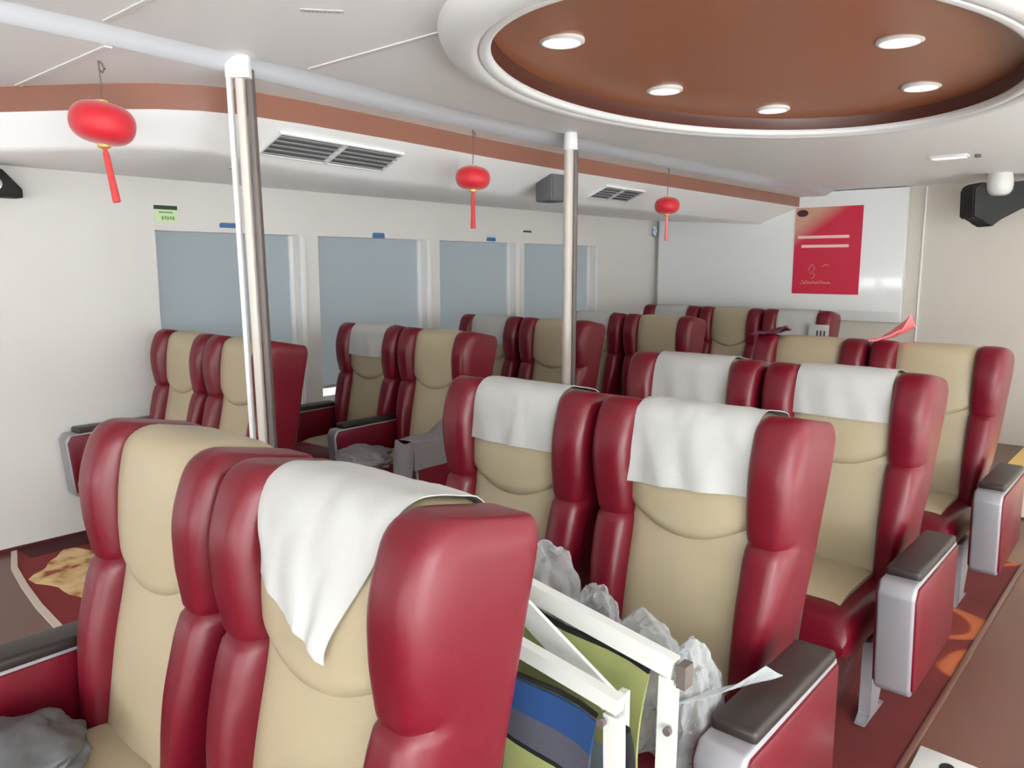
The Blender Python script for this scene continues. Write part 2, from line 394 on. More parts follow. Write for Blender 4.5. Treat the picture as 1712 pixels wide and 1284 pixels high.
# ------------------------------------------------------------------ floor coverings
tag(obj('carpet', box(1.0, 4.75, .575, 2.05, .001, .008), 'carpet', smooth=False), 'dark red carpet with orange swirls under the right-hand seats', 'carpet')
tag(obj('carpet', prism(bmesh.new(), [(1.132, 2.95), (1.132, 3.46), (1.162, 3.9), (1.197, 4.2), (1.242, 4.5), (1.302, 4.70), (1.32, 4.785), (7.9, 4.785), (7.9, 2.95)], 2, .001, .008), 'carpet_plain', smooth=False), 'red carpet under the seats along the shaded windows', 'carpet')
bm = bmesh.new(); pts = []
for k in range(40):
    a = 2*PI*k/40; rr_ = 1+.12*math.sin(5*a)+.06*math.sin(9*a+1)
    pts.append((1.50+.25*rr_*math.cos(a), 4.12+.42*rr_*math.sin(a)))
prism(bm, pts, 2, .0081, .010)
tag(obj('carpet_shadow', box(1.33, 2.6, 4.60, 4.784, .0081, .0095), 'carpet_shade', smooth=False), 'dark maroon seat shadow painted on the carpet at the foot of the white wall', 'painted shadow')  # shadow of the window seats painted as a flat dark strip
tag(obj('carpet_medallion', bm, 'carpet_gold', smooth=False), 'gold flower patch woven in the carpet near the white wall', 'carpet')
tag(obj('floor_edge_strip', box(.9, 4.75, .553, .574, .001, .014, .004), 'vinyl'), 'thin brown edge strip where the right carpet meets the vinyl aisle', 'edge strip')
bm = bmesh.new(); pth = [(1.10, 2.95), (1.10, 3.46), (1.13, 3.9), (1.165, 4.2), (1.21, 4.5), (1.27, 4.70), (1.29, 4.77)]
quad_strip(bm, [(x, y, .013) for x, y in pth], [(x+.03, y, .013) for x, y in pth]); quad_strip(bm, [(x, y, .0005) for x, y in pth], [(x, y, .013) for x, y in pth]); quad_strip(bm, [(x+.03, y, .0005) for x, y in pth], [(x+.03, y, .013) for x, y in pth])
bmesh.ops.remove_doubles(bm, verts=bm.verts, dist=1e-5)
tag(obj('floor_edge_strip', bm, 'edge'), 'pale curved edge strip between brown floor and gold patterned carpet', 'edge strip')

# ------------------------------------------------------------------ seats (local: +x forward, z up)
ZTOP = 1.2; RT = .055
_z = [.38, .55, .70, .80, .88, .97, 1.06, 1.14, 1.2]
def cub(xs, ys):
    # smooth interpolation through control values
    xs = np.array(xs); ys = np.array(ys); n = len(xs); d = np.gradient(ys, xs)
    def fn(v):
        v = min(max(v, xs[0]), xs[-1]); i = min(max(int(np.searchsorted(xs, v))-1, 0), n-2)
        h = xs[i+1]-xs[i]; t = (v-xs[i])/h
        return float((2*t**3-3*t**2+1)*ys[i]+(t**3-2*t*t+t)*h*d[i]+(-2*t**3+3*t*t)*ys[i+1]+(t**3-t*t)*h*d[i+1])
    return fn
xc = cub(_z, [-.115, -.14, -.165, -.188, -.203, -.205, -.212, -.228, -.245])
xr = lambda z: -.315-.125*(z-.38)/.82
prot = cub(_z, [.02, .045, .056, .055, .050, .060, .066, .058, .046])
yo = cub(_z, [.236, .256, .278, .288, .294, .301, .306, .307, .306])
def warp(p):
    x, y, z = p
    return Vector((x, y, z-.2*max(0, -.20-x)*smooth((z-.95)/.25)))
def stations(z0, top=ZTOP, r=RT, n=34):
    zs = [(z0+(top-r-z0)*i/n, 0.) for i in range(n+1)]
    for i in range(1, 8):
        a = PI/2*i/7; zs.append((top-r+r*math.sin(a), r*(1-math.cos(a))))
    return zs
def slice_ring(xf, xb, ya, yb, n, ex, crown=0.):
    cx, cy, hx, hy = (xf+xb)/2, (ya+yb)/2, (xf-xb)/2, (yb-ya)/2; out = []
    for k in range(n):
        a = 2*PI*k/n; c, s = math.cos(a), math.sin(a)
        x = math.copysign(abs(c)**(2/ex), c); y = math.copysign(abs(s)**(2/ex), s)
        out.append((cx+hx*x+(crown*(1-y*y) if x > .5 else 0), cy+hy*y))
    return out
def bolster_mesh(side):
    bm = bmesh.new(); rings = []; n = 48
    for z, sh in stations(.40, n=64):
        g = math.exp(-((z-.868)/.007)**2)*.008+math.exp(-((z-.868)/.03)**2)*.003
        xf = xc(z)+prot(z)-sh*.8; xb = xr(z)+sh*.30; o = yo(z)-sh*.35; i = .166+sh*.5
        if z < .47: q = (.47-z)/.07; xf -= .02*q*q; o -= .012*q*q
        cx, cy, hx, hy = (xf+xb)/2, (i+o)/2, (xf-xb)/2, (o-i)/2; ring = []
        for k in range(n):
            a = 2*PI*k/n; c, t = math.cos(a), math.sin(a)
            ex = 3.6 if c > 0 else 9.
            ey = 3.4 if c > 0 else 9.
            x = math.copysign(abs(c)**(2/ex), c); y = math.copysign(abs(t)**(2/ey), t)
            fr_ = smooth((x-.2)/.6)                   # the seam only bites into the padded front
            waist = .007*math.exp(-((z-.86)/.07)**2)*fr_
            ring.append((cx+hx*x-g*fr_*(1.2 if x > .3 else .6), cy+y*(hy-g*.7*fr_-waist*(1 if y > 0 else 0))))
        rings.append([warp((x, side*y, z)) for x, y in ring])
    loft(bm, rings); return mesh_from(bm, 'side_bolster')
def panel_mesh():
    bm = bmesh.new(); rings = []
    for z, sh in stations(.40, ZTOP-.012, n=44):
        ring = slice_ring(xc(z)-sh, xr(z)+.012+sh*.6, -.192, .192, 48, 7, .012)
        rings.append([warp((x, y, z)) for x, y in ring])
    loft(bm, rings); return mesh_from(bm, 'back_panel')
# profile path of the front, over the top and down behind; returns points by arc length
def profile():
    P = []
    zt_ = ZTOP-.012
    for i in range(60): z = .40+(zt_-RT-.40)*i/60; P.append((xc(z), z))
    for i in range(13): a = PI/2*i/12; z = zt_-RT+RT*math.sin(a); P.append((xc(z)-RT*(1-math.cos(a)), z))
    xa = P[-1][0]; xb = xr(zt_)+.012+RT*.6
    for i in range(1, 6): P.append((xa+(xb-xa)*i/6, zt_))
    for i in range(13): a = PI/2*(1-i/12); z = zt_-RT+RT*math.sin(a); P.append((xr(z)+.012+RT*.6*(1-math.cos(a)), z))
    for i in range(1, 40): z = zt_-RT-(zt_-RT-.5)*i/40; P.append((xr(z)+.012, z))
    P = np.array(P); L = np.concatenate([[0], np.cumsum(np.hypot(*np.diff(P, axis=0).T))])
    return P, L
PP, PL = profile()
PZ_front = [(p[1], l) for p, l in zip(PP[:60], PL[:60])]
def at_len(l):
    x = float(np.interp(l, PL, PP[:, 0])); z = float(np.interp(l, PL, PP[:, 1]))
    e = .012; x0 = np.interp(l-e, PL, PP[:, 0]); z0 = np.interp(l-e, PL, PP[:, 1]); x1 = np.interp(l+e, PL, PP[:, 0]); z1 = np.interp(l+e, PL, PP[:, 1])
    t = Vector((x1-x0, 0, z1-z0)).normalized(); return x, z, Vector((t.z, 0, -t.x))
def len_at_z(z): return float(np.interp(z, [a for a, _ in PZ_front], [b for _, b in PZ_front]))
L_TOP = float(PL[60+13+2])
def pad_mesh():
    bm = bmesh.new(); P = []; N = []; n, m = 34, 24; L1 = L_TOP+.09
    for i in range(n+1):
        row = []; nr = []
        for j in range(m+1):
            y = -.180+.360*j/m; q = y/.180
            l0 = len_at_z(.838+.062*q*q); l = l0+(L1-l0)*(i/n)**1.25
            x, z, nn = at_len(l)
            t = (l-l0)
            h = .021*min(1, (t/.022))**.5*min(1, (L1-l)/.03+.05)*(1-.55*abs(q)**6) - .002
            c = .012*(1-q*q) if z < ZTOP-.02 else .012*(1-q*q)*.6
            h += .006*math.exp(-((t-.07)/.06)**2)*(1-q*q)
            row.append(warp((x+nn.x*h+nn.x*c, y, z+nn.z*h))); nr.append(nn)
        P.append(row); N.append(nr)
    solidify_grid(bm, P, N, .012); return mesh_from(bm, 'head_pad')
def cover_mesh(front=.975, back=.16, hw=.172, seed=0., skew=0., lift=0., wr=.003, tuck=0.):
    """cloth over the headrest; skew slides the hem sideways, tuck pulls its right edge in, lift bellies it forward"""
    bm = bmesh.new(); P = []; N = []; n, m = 44, 30
    l0 = len_at_z(front); L1 = L_TOP+back
    for i in range(n+1):
        row = []; nr = []; t = i/n; l = l0+(L1-l0)*t
        hem = 1-smooth(t/.45)
        for j in range(m+1):
            q = -1+2*j/m; yy = q*hw
            if q > 0: yy -= tuck*hem*q
            yy += skew*hem*q*.3
            ll = l+skew*hem*(q)*.35
            x, z, nn = at_len(ll); qq = min(1, abs(yy)/.180)
            c = .012*(1-qq*qq)
            h = .021+.0105*math.exp(-((ll-len_at_z(.86)-.07)/.07)**2)*(1-qq*qq)
            h += lift*hem*(1-.6*q*q)
            fold = wr*(math.sin(9*q+3*seed+5*t)*hem+.8*noise.noise(Vector((q*2.4+seed*7, t*5, seed)))+.5*noise.noise(Vector((q*6+seed*3, t*9, seed+5))))
            h += fold+.0035
            row.append(warp((x+nn.x*h+nn.x*c, yy, z+nn.z*h))); nr.append(nn)
        P.append(row); N.append(nr)
    solidify_grid(bm, P, N, .0022); return mesh_from(bm, 'headrest_cover')
def cushion_mesh():
    bm = bmesh.new(); rings = []
    n = 22
    for i in range(n+1):
        t = i/n; x = -.20+.52*t
        top = .462+.012*math.sin(PI*t)-.0
        e = max(0, (t-.80)/.20); dz = .075*(1-math.sqrt(max(0, 1-e*e))); e2 = max(0, (.06-t)/.06)
        ring = []
        zt_, zb_ = top-dz, .29+.35*dz*0+dz*.6
        if t > .995: zt_, zb_ = top-.075, .29+.045
        cy, cz, hy, hz = 0, (zt_+zb_)/2, .243-.02*e*e, (zt_-zb_)/2
        for k in range(40):
            a = 2*PI*k/40; c, s = math.cos(a), math.sin(a)
            ring.append(Vector((x, hy*math.copysign(abs(c)**(2/5), c), cz+hz*math.copysign(abs(s)**(2/3.2), s))))
        rings.append(ring)
    loft(bm, rings); return mesh_from(bm, 'seat_cushion')
def seat_panel_mesh():
    bm = bmesh.new(); P = []; N = []
    for i in range(20):
        t = i/19; x = -.14+.36*t; row = []; nr = []
        for j in range(13):
            q = -1+2*j/12
            row.append(Vector((x, .172*q, .470+.012*math.sin(PI*(x+.2)/.49)+.010*(1-q**4)*min(1, (1-t)*8+.1)-(.05*max(0, t-.7)**2)*3))); nr.append(Vector((0, 0, 1)))
        P.append(row); N.append(nr)
    solidify_grid(bm, P, N, .02); return mesh_from(bm, 'seat_panel')
def arm_profile(i=0.):
    return [(-.19+i, .285+i), (.285-i, .262+i), (.308-i, .282+i), (.335-i, .592-i), (.312-i, .628-i), (-.19+i, .636-i)]
def arm_mesh(w): return mesh_from(prism(bmesh.new(), arm_profile(), 1, -w/2, w/2, .010, 3), 'armrest')
def arm_side_mesh(): return mesh_from(prism(bmesh.new(), arm_profile(.011), 1, -.007, .007, .005, 2), 'side_panel')
def arm_pad_mesh(w): return mesh_from(box(-.185, .268, -w*.46, w*.46, .622, .656, .012, 4), 'arm_pad')
def leg_mesh():
    bm = bmesh.new(); prism(bm, [(-.16, .295), (.06, .295), (.05, .03), (.10, .012), (.10, .0085), (-.11, .0085), (-.11, .012), (-.03, .03)], 1, -.019, .019, .004)
    return mesh_from(bm, 'leg')
def pedestal_mesh():
    bm = bmesh.new(); loft(bm, [[(-.12, -.13, .0085), (.06, -.13, .0085), (.06, .13, .0085), (-.12, .13, .0085)], [(-.15, -.19, .27), (.14, -.19, .27), (.14, .19, .27), (-.15, .19, .27)], [(-.15, -.19, .295), (.15, -.19, .295), (.15, .19, .295), (-.15, .19, .295)]])
    es = list(bm.edges); bmesh.ops.bevel(bm, geom=es, offset=.008, segments=2, affect='EDGES'); return mesh_from(bm, 'pedestal')
def shell_mesh():
    bm = bmesh.new(); rings = []
    for z, sh in stations(.42, 1.15, .04, 14):
        rings.append([warp((x, y, z)) for x, y in slice_ring(xr(z)+.03, xr(z)-.014+sh*.3, -.27+.3*(.28-yo(z))+sh, .27-.3*(.28-yo(z))-sh, 32, 7)])
    loft(bm, rings); return mesh_from(bm, 'rear_shell')
ME = dict(bl=bolster_mesh(1), br=bolster_mesh(-1), panel=panel_mesh(), pad=pad_mesh(), cushion=cushion_mesh(), seatp=seat_panel_mesh(),
          arm=arm_mesh(.105), armm=arm_mesh(.078), side=arm_side_mesh(), apad=arm_pad_mesh(.110), apadm=arm_pad_mesh(.082), leg=leg_mesh(), ped=pedestal_mesh(), shell=shell_mesh())
COVERS = {}
def cover(key, **kw):
    if key not in COVERS: COVERS[key] = cover_mesh(**kw)
    return COVERS[key]
TOPX = -.20      # local x of the top front edge used to place the rows
def seat(xt, yc, label, group, arms=(), cov=None, rz=0.):
    """xt: world x of the top front edge; the seat faces -x, so local +y is world -y"""
    t = thing('cabin_seat', label, 'seat', (xt+TOPX, yc, 0), PI+rz, group)
    obj('seat_cushion', ME['cushion'], 'red', t); obj('seat_panel', ME['seatp'], 'beige', t)
    bp = obj('back_panel', ME['panel'], 'beige', t)
    obj('head_pad', ME['pad'], 'beige', t)
    obj('side_bolster', ME['bl'], 'red', t); obj('side_bolster', ME['br'], 'red', t)
    obj('rear_shell', ME['shell'], 'shell', t)
    if cov is not None:
        c = obj('headrest_cover', cov, 'cover', t); c['label'] = 'white cloth over the headrest'
    obj('pedestal', ME['ped'], 'chrome', t)
    for s in (-1, 1): obj('leg', ME['leg'], 'silver', t, loc=(0, s*.225, 0))
    for y, mid in arms:
        a = obj('armrest', ME['armm' if mid else 'arm'], 'silver', t, loc=(0, y, 0))
        hw = (.078 if mid else .105)/2
        for s in (-1, 1): obj('side_panel', ME['side'], 'red', a, loc=(0, s*hw, 0))
        obj('arm_pad', ME['apadm' if mid else 'apad'], 'pad', a)
    return t
W_ = .60
OUT = .365
G = 'red and beige cabin seats'
c_plain = cover('plain', seed=1.3)
c_B = cover('B', front=.965, back=.10, hw=.180, seed=.4, skew=-.14, lift=.014, wr=.004, tuck=.07)
c_C = cover('C', seed=2.1, front=1.0)
c_D = cover('D', seed=3.7, front=.975, wr=.0055, skew=.03, hw=.178, lift=.004)
c_F = cover('F', seed=5.2, front=1.01, wr=.0025)
# right-hand block, nearest row first: y of the aisle-side edge, x of the top front
L, R_ = (-OUT, 0), (OUT, 0); Mr = (.309, 1)
R1 = (.74, .785); R2 = (1.85, .685); R3 = (2.95, .66); R4 = (4.22, .65)
seat(R1[0], R1[1]+.921, 'beige and red seat at the left of the front pair, bare headrest', G, [(-.35, 0)])
seat(R1[0], R1[1]+.3, 'nearest big seat, its white headrest cloth hanging askew to a corner', G, [R_], c_B)
seat(R2[0], R2[1]+.921, 'seat with white headrest cloth beside the plastic bags, left of the second right-hand pair', G, [], c_C)
seatD = seat(R2[0], R2[1]+.3, 'seat with wrinkled white cloth behind the folded striped camp chair', G, [R_], c_D)
seat(R3[0], R3[1]+.921, 'white-clothed seat in the third right-hand pair, mostly hidden, only its top showing', G, [], c_plain)
seat(R3[0], R3[1]+.3, 'aisle seat of the third right-hand pair with white cloth and silver-fronted armrest', G, [R_], c_F)
seat(R4[0], R4[1]+.921, 'beige-topped seat with bare headrest behind the third right-hand pair, inner side', G, [])
seat(R4[0], R4[1]+.3, 'rearmost aisle seat on the right with bare beige headrest and dark maroon side', G, [R_])
# block along the shaded windows, nearest row first
RA, RB, RC, RD, RE = (2.11, 3.44), (3.18, 3.09), (4.40, 3.16), (5.30, 2.84), (6.75, 2.32)
seat(RA[0], RA[1]+.921, 'seat with bare headrest beside the white wall, left of the first window pair', G, [L])
seat(RA[0], RA[1]+.3, 'bare seat just behind the double steel post, its red side turned to the aisle', G, [])
seat(RB[0], RB[1]+.921, 'white-clothed window seat under the second shaded window, next to the jacketed seat', G, [L, Mr], cover('b', seed=7.7, front=.99))
seat(RB[0], RB[1]+.3, 'bare beige seat with a grey jacket over its armrest', G, [R_])
seat(RC[0], RC[1]+.921, 'white-clothed seat in the third window pair, left of the slim post', G, [], cover('c', seed=8.3, front=.98))
seat(RC[0], RC[1]+.3, 'bare beige and dark red seat partly behind the slim steel post', G, [R_])
seat(RD[0], RD[1]+.921, 'seat with white cloth just right of the slim steel post', G, [], cover('d', seed=9.1, front=.98))
seat(RD[0], RD[1]+.3, 'bare beige seat of the fourth window pair, beside the last row', G, [R_])
seat(RE[0], RE[1]+1.539, 'last-row seat under the white board, only the tops of its sides showing', G, [], cover('e3', seed=6.1))
seat(RE[0], RE[1]+.921, 'bare beige seat in the last row under the white board', G, [])
seat(RE[0], RE[1]+.3, 'last-row seat under the red poster with a white cloth and hanging tag', G, [R_], cover('e1', seed=4.4, front=.96))

# ------------------------------------------------------------------ posts
def slab_tube(bm, a, b, w, d, ang, r=.006):
    a, b = Vector(a), Vector(b); ux = Vector((math.cos(ang), math.sin(ang), 0)); uy = Vector((-math.sin(ang), math.cos(ang), 0))
    def ring(p):
        out = []
        for k in range(24):
            t = 2*PI*k/24; c, s = math.cos(t), math.sin(t)
            out.append(p+ux*(w/2*math.copysign(abs(c)**.4, c))+uy*(d/2*math.copysign(abs(s)**.4, s)))
        return out
    return loft(bm, [ring(a), ring(b)])
va = yaw-PI/2     # posts turned with a face towards the aisle corner
lean = Vector((.026, -.030, 0))*.55
def lp(x, y, z): return Vector((x, y, 0))+lean*((2.2-z)/1.25)+Vector((0, 0, z))
p1 = thing('double_post', 'double steel post rising in front of the nearest window pair', 'post', (1.60, 2.70, 0))
def rel(o, bm):
    for v in bm.verts: v.co -= o.location
    return bm
px, py = 1.565, 2.68
rv = Vector((math.sin(yaw), -math.cos(yaw), 0))
def post_piece(name, m, s, wd, dp, z0, z1, parent, fw=0.):
    fwd = Vector((math.cos(yaw), math.sin(yaw), 0))
    q = Vector((px, py, 0))+rv*s+fwd*fw
    bm = slab_tube(bmesh.new(), lp(q.x, q.y, z0), lp(q.x, q.y, z1), wd, dp, va)
    return obj(name, rel(parent, bm), m, parent)
post_piece('white_post', 'trim', -.026, .016, .035, .009, 2.262, p1)['label'] = 'white slim post'
post_piece('steel_post', 'steel_post', .010, .030, .04, .009, 2.262, p1, .01)
post_piece('dark_post', 'post_dark', .040, .024, .04, .009, 2.262, p1, .03)['label'] = 'dark bronze post'
cap = slab_tube(bmesh.new(), lp(px, py, 2.225)+rv*.008, lp(px, py, 2.302)+rv*.008, .088, .055, va); obj('post_cap', rel(p1, cap), 'trim', p1)
p2 = thing('steel_post', 'slim round steel post in the middle of the cabin', 'post', (3.62, 2.74, 0))
bm = bmesh.new(); tube(bm, [(0, 0, .009), (0, 0, 2.21)], .027, 24); obj('shaft', bm, 'steel_post', p2)
bm = bmesh.new(); tube(bm, [(.034, -.02, .009), (.034, -.02, 2.21)], .017, 16); obj('dark_rail', bm, 'post_dark', p2)['label'] = 'dark side rail'
bm = bmesh.new(); tube(bm, [(0.008, -.005, 2.205), (0.008, -.005, 2.265), (.008, -.005, 2.299)], .04, 24, [1, .96, .9]); obj('post_cap', bm, 'trim', p2)
bm = bmesh.new(); tube(bm, [(0.008, -.005, .0005), (0.008, -.005, .02), (.008, -.005, .04)], .07, 24, [1, .96, .6]); obj('floor_flange', bm, 'steel_post', p2)

# ------------------------------------------------------------------ lanterns
def lantern(x, y, z, rx, rzz, ztop, ztail, label, swing=0., tilt=0., m2='tassel'):
    t = thing('red_lantern', label, 'lantern', (x, y, z), 0, 'red hanging lanterns')
    bm = bmesh.new(); rings = []; n = 40
    for i in range(19):
        a = -PI/2+PI*(i+.5)/19; c, s = math.cos(a), math.sin(a)
        rings.append([Vector((rx*abs(c)**.72*(1-.025*abs(math.cos(8*2*PI*k/n)))*math.cos(2*PI*k/n), rx*abs(c)**.72*(1-.025*abs(math.cos(8*2*PI*k/n)))*math.sin(2*PI*k/n), rzz*math.copysign(abs(s)**.9, s))) for k in range(n)])
    loft(bm, rings); b = obj('lantern_body', bm, 'lantern', t)
    b.rotation_euler = (tilt*math.cos(yaw), tilt*math.sin(yaw), 0)
    bm = bmesh.new(); tube(bm, [(0, 0, rzz*.93), (0, 0, rzz*1.06)], .022, 16); obj('top_cap', bm, 'gold', t)
    bm = bmesh.new(); tube(bm, [(0, 0, -rzz*.92), (0, 0, -rzz*1.12), (0, 0, -rzz*1.2)], .022, 16, [1, 1, .5]); obj('bottom_cap', bm, 'gold', t)
    bm = bmesh.new(); tube(bm, [(0, 0, rzz), (0.004, 0, (rzz+ztop-z)/2), (0, 0, ztop-z+.003)], .0026, 6); obj('string', bm, 'wire', t)
    bm = bmesh.new(); tube(bm, [(0, 0, ztop-z-.028), (.012, 0, ztop-z-.036), (.02, 0, ztop-z-.022), (.012, 0, ztop-z-.008), (0, 0, ztop-z+.003)], .004, 8); obj('hook', bm, 'wire', t)
    z0, z1 = -rzz*1.1, ztail-z; pts = []; n = 8
    for i in range(n+1): u = i/n; pts.append(Vector((0, 0, z0+(z1-z0)*u))+rv*(swing*u))
    bm = bmesh.new(); tube(bm, pts, .013, 10, [.35, .75, .8, .8, .85, .9, .95, 1, 1]); obj('tassel', bm, m2, t)
    return t
lantern(1.18, 2.90, 2.045, .108, .071, ZL, 1.78, 'largest red lantern, hanging at the left near the white wall', .03, .18)
lantern(2.99, 2.88, 2.01, .091, .060, ZL, 1.755, 'red lantern hanging in front of the air vent, middle of three', 0, .04)
lantern(5.02, 2.92, 1.99, .090, .060, ZL, 1.745, 'smallest red lantern, hanging farthest off near the far wall', 0, -.03, 'pinkcloth')

# ------------------------------------------------------------------ ceiling fittings
def on_dome(x, y):
    s = math.hypot((x-EC[0])/EA, (y-EC[1])/EB); return dome_z(min(s, 1))
DL = [(2.27, 1.755, 'nearer one at the left'), (3.19, 1.885, 'second along the left edge'), (3.88, 1.68, 'farthest towards the far wall'), (3.09, .885, 'nearer one at the right'), (3.84, 1.0, 'at the far right edge')]
for x, y, s in DL:
    z = on_dome(x, y)
    t = thing('downlight', 'round white downlight in brown oval recess, '+s, 'downlight', (x, y, z), 0, 'downlights in the oval recess')
    bm = bmesh.new(); rings = []
    for r_, h in ((.050, .012), (.078, .012), (.080, -.006), (.070, -.012), (.055, -.008)): rings.append([Vector((r_*math.cos(2*PI*k/32), r_*math.sin(2*PI*k/32), h)) for k in range(32)])
    loft(bm, rings, cap=False); obj('rim', bm, 'white_plastic', t)
    bm = bmesh.new(); loft(bm, [[Vector((r_*math.cos(2*PI*k/32), r_*math.sin(2*PI*k/32), h)) for k in range(32)] for r_, h in ((.066, .006), (.066, -.011), (.03, -.014))]); obj('diffuser', bm, 'lamp', t)
t = thing('slot_light', 'flat white slot light in the ceiling near the far right', 'ceiling light', (6.02, 1.36, ZR))
obj('housing', box(-.05, .05, -.115, .115, -.016, .003, .006), 'white_plastic', t)
obj('diffuser', box(-.035, .035, -.10, .10, -.020, -.0155), 'lamp', t)
bm = bmesh.new(); tube(bm, [(6.06, 1.20, ZR-.001), (6.06, 1.20, ZR-.02)], .02, 16); tag(obj('ceiling_sensor', bm, 'darkgrey'), 'tiny dark sensor in the ceiling beside the slot light', 'sensor')
# faint printed strip on the ceiling panel
t = thing('ceiling_label', 'small faded printed strip stuck on the ceiling panel near the top', 'label', (1.465, 2.02, ZR), math.radians(-40))
obj('plate', box(-.062, .062, -.014, .014, -.002, -.0005), 'white_plastic', t)
bm = bmesh.new()
for k in range(7): box(-.05+.011*k, -.043+.011*k, -.006, .006, -.003, -.0019, bm=bm)
box(.04, .052, -.008, .008, -.003, -.0019, bm=bm); obj('print', bm, 'grille', t)
def vent(x0, x1, label, m='grille', n=5):
    """air grille lying in the sloping white face of the bulkhead"""
    mid = (x0+x1)/2
    def face(x, v):   # v 0 at the lower edge, 1 at the top
        i = np.interp(x, [p[0] for p in F1], range(len(F1))); a = np.array([(p[0], p[1], ZB-.004) for p in F1]); b = np.array([(p[0], p[1], z+.02) for p, z in zip(F2, zlow)])
        k = int(min(i, len(F1)-2)); fr_ = i-k; A = a[k]*(1-fr_)+a[k+1]*fr_; B = b[k]*(1-fr_)+b[k+1]*fr_
        B[0] = A[0]; return Vector(A)*v+Vector(B)*(1-v)
    nrm = (face(x1, .5)-face(x0, .5)).cross(face(mid, 1)-face(mid, 0)).normalized()
    if nrm.z > 0: nrm = -nrm
    c = face(mid, .5); t = thing('air_vent', label, 'air vent', c)
    tx = (face(x1, .5)-face(x0, .5)); Lx = tx.length; tx.normalize(); ty = nrm.cross(tx).normalized()
    if ty.z < 0: ty = -ty
    H = .085
    def slab(u0, u1, v0, v1, d0, d1, bm, tw=0.):
        vs = []
        for d in (d0, d1):
            for (u, v) in ((u0, v0), (u1, v0), (u1, v1), (u0, v1)):
                e = tw if v == v1 else 0
                vs.append(bm.verts.new(tx*u+ty*v+nrm*(d+e)))
        for q in ((0, 1, 2, 3), (4, 7, 6, 5), (0, 4, 5, 1), (1, 5, 6, 2), (2, 6, 7, 3), (3, 7, 4, 0)): bm.faces.new([vs[k] for k in q])
        return bm
    h = Lx/2
    obj('backing', slab(-h, h, -H, H, .001, .006, bmesh.new()), 'hole', t, smooth=False)
    bm = bmesh.new()
    for a in ((-h-.008, h+.008, H-.002, H+.006), (-h-.008, h+.008, -H-.006, -H+.002), (-h-.008, -h+.002, -H, H), (h-.002, h+.008, -H, H), (-.015, .012, -H, H)): slab(*a, .0, .014, bm)
    obj('frame', bm, 'trim' if m != 'grille2' else 'ceil', t, smooth=False)
    for k in range(n):
        v = -H+2*H*(k+.5)/n
        for (a, b) in ((-h, -.012), (.010, h)): obj('slat', slab(a, b, v-H/n*.78, v+H/n*.52, .006, .010, bmesh.new(), .008), 'grille', t, smooth=False)
vent(1.93, 2.66, 'long grey air vent in the white bulkhead near the left post')
vent(4.62, 5.12, 'small grey air vent in the bulkhead behind the slim post')
t = thing('small_grey_box', 'grey box under the bulkhead beside the slim post', 'speaker', (4.0, 3.16, 2.05))
obj('cabinet', box(-.07, .07, -.05, .08, -.085, .09, .012), 'darkgrey', t); obj('front_plate', box(-.058, .058, -.056, -.049, -.07, .075, .003), 'hole', t)  # plain dark grey box with a slightly different front plate
bm = bmesh.new(); tube(bm, [(1.98, 3.46, 2.03), (1.98, 3.46, 2.010)], .022, 18); tag(obj('spot_fitting', bm, 'grille'), 'tiny round fitting under the bulkhead left of the double post', 'fitting')

# ------------------------------------------------------------------ wall signs and stickers
yw = Y1+.001
t = thing('wall_sign', 'pale green sign with a dark green header above the first window', 'sign', (2.285, yw, 1.875))
obj('plate', box(-.075, .075, -.006, 0, -.05, .05), 'signpale', t, smooth=False)
obj('header', box(-.075, .07, -.008, -.006, .026, .05), 'signgreen', t, smooth=False)
bm = bmesh.new()
for k in range(5): box(-.03+.017*k, -.018+.017*k, -.008, -.0061, -.036+.003*(k % 2), -.014, bm=bm)
box(-.045, .04, -.008, -.0061, .004, .014, bm=bm)
obj('marks', bm, 'signmark', t, smooth=False)
for x, z, m, lab, hh in ((2.69, 1.822, 'blue', 'blue sticker above the first window, beside the double post', .016), (3.935, 1.795, 'blue', 'blue sticker above the second window', .020), (5.21, 1.80, 'blue', 'two-tone blue sticker above the third window', .016), (5.71, 1.885, 'signgreen', 'small dark green sticker left of the slim post, above the windows', .008)):
    t = thing('sticker', lab, 'sticker', (x, yw, z), 0, 'small stickers over the windows')
    obj('plate', prism(bmesh.new(), [(-.058, -hh), (.058, -hh), (.058, hh*.5), (.048, hh), (-.048, hh), (-.058, hh*.5)], 1, -.006, 0), m, t, smooth=False)
    if x > 5 and m == 'blue': obj('pale_band', box(-.056, .056, -.007, 0, hh+.001, hh+.022), 'blue_pale', t, smooth=False)
    elif m != 'blue': obj('pale_plate', box(-.06, .06, -.005, 0, -hh-.09, -hh-.002), 'wall', t, smooth=False)
t = thing('wall_detector', 'small pale wall detector at the corner below the far lantern', 'detector', (7.90, Y1-.001, 1.96))
obj('mount', box(-.04, .04, -.02, 0, -.05, .05, .006), 'white_plastic', t)
bm = bmesh.new(); tube(bm, [(0, -.05, .05), (0, -.055, 0), (0, -.05, -.05)], .035, 16, [.8, 1, .6]); obj('lens_body', bm, 'blue_pale', t)
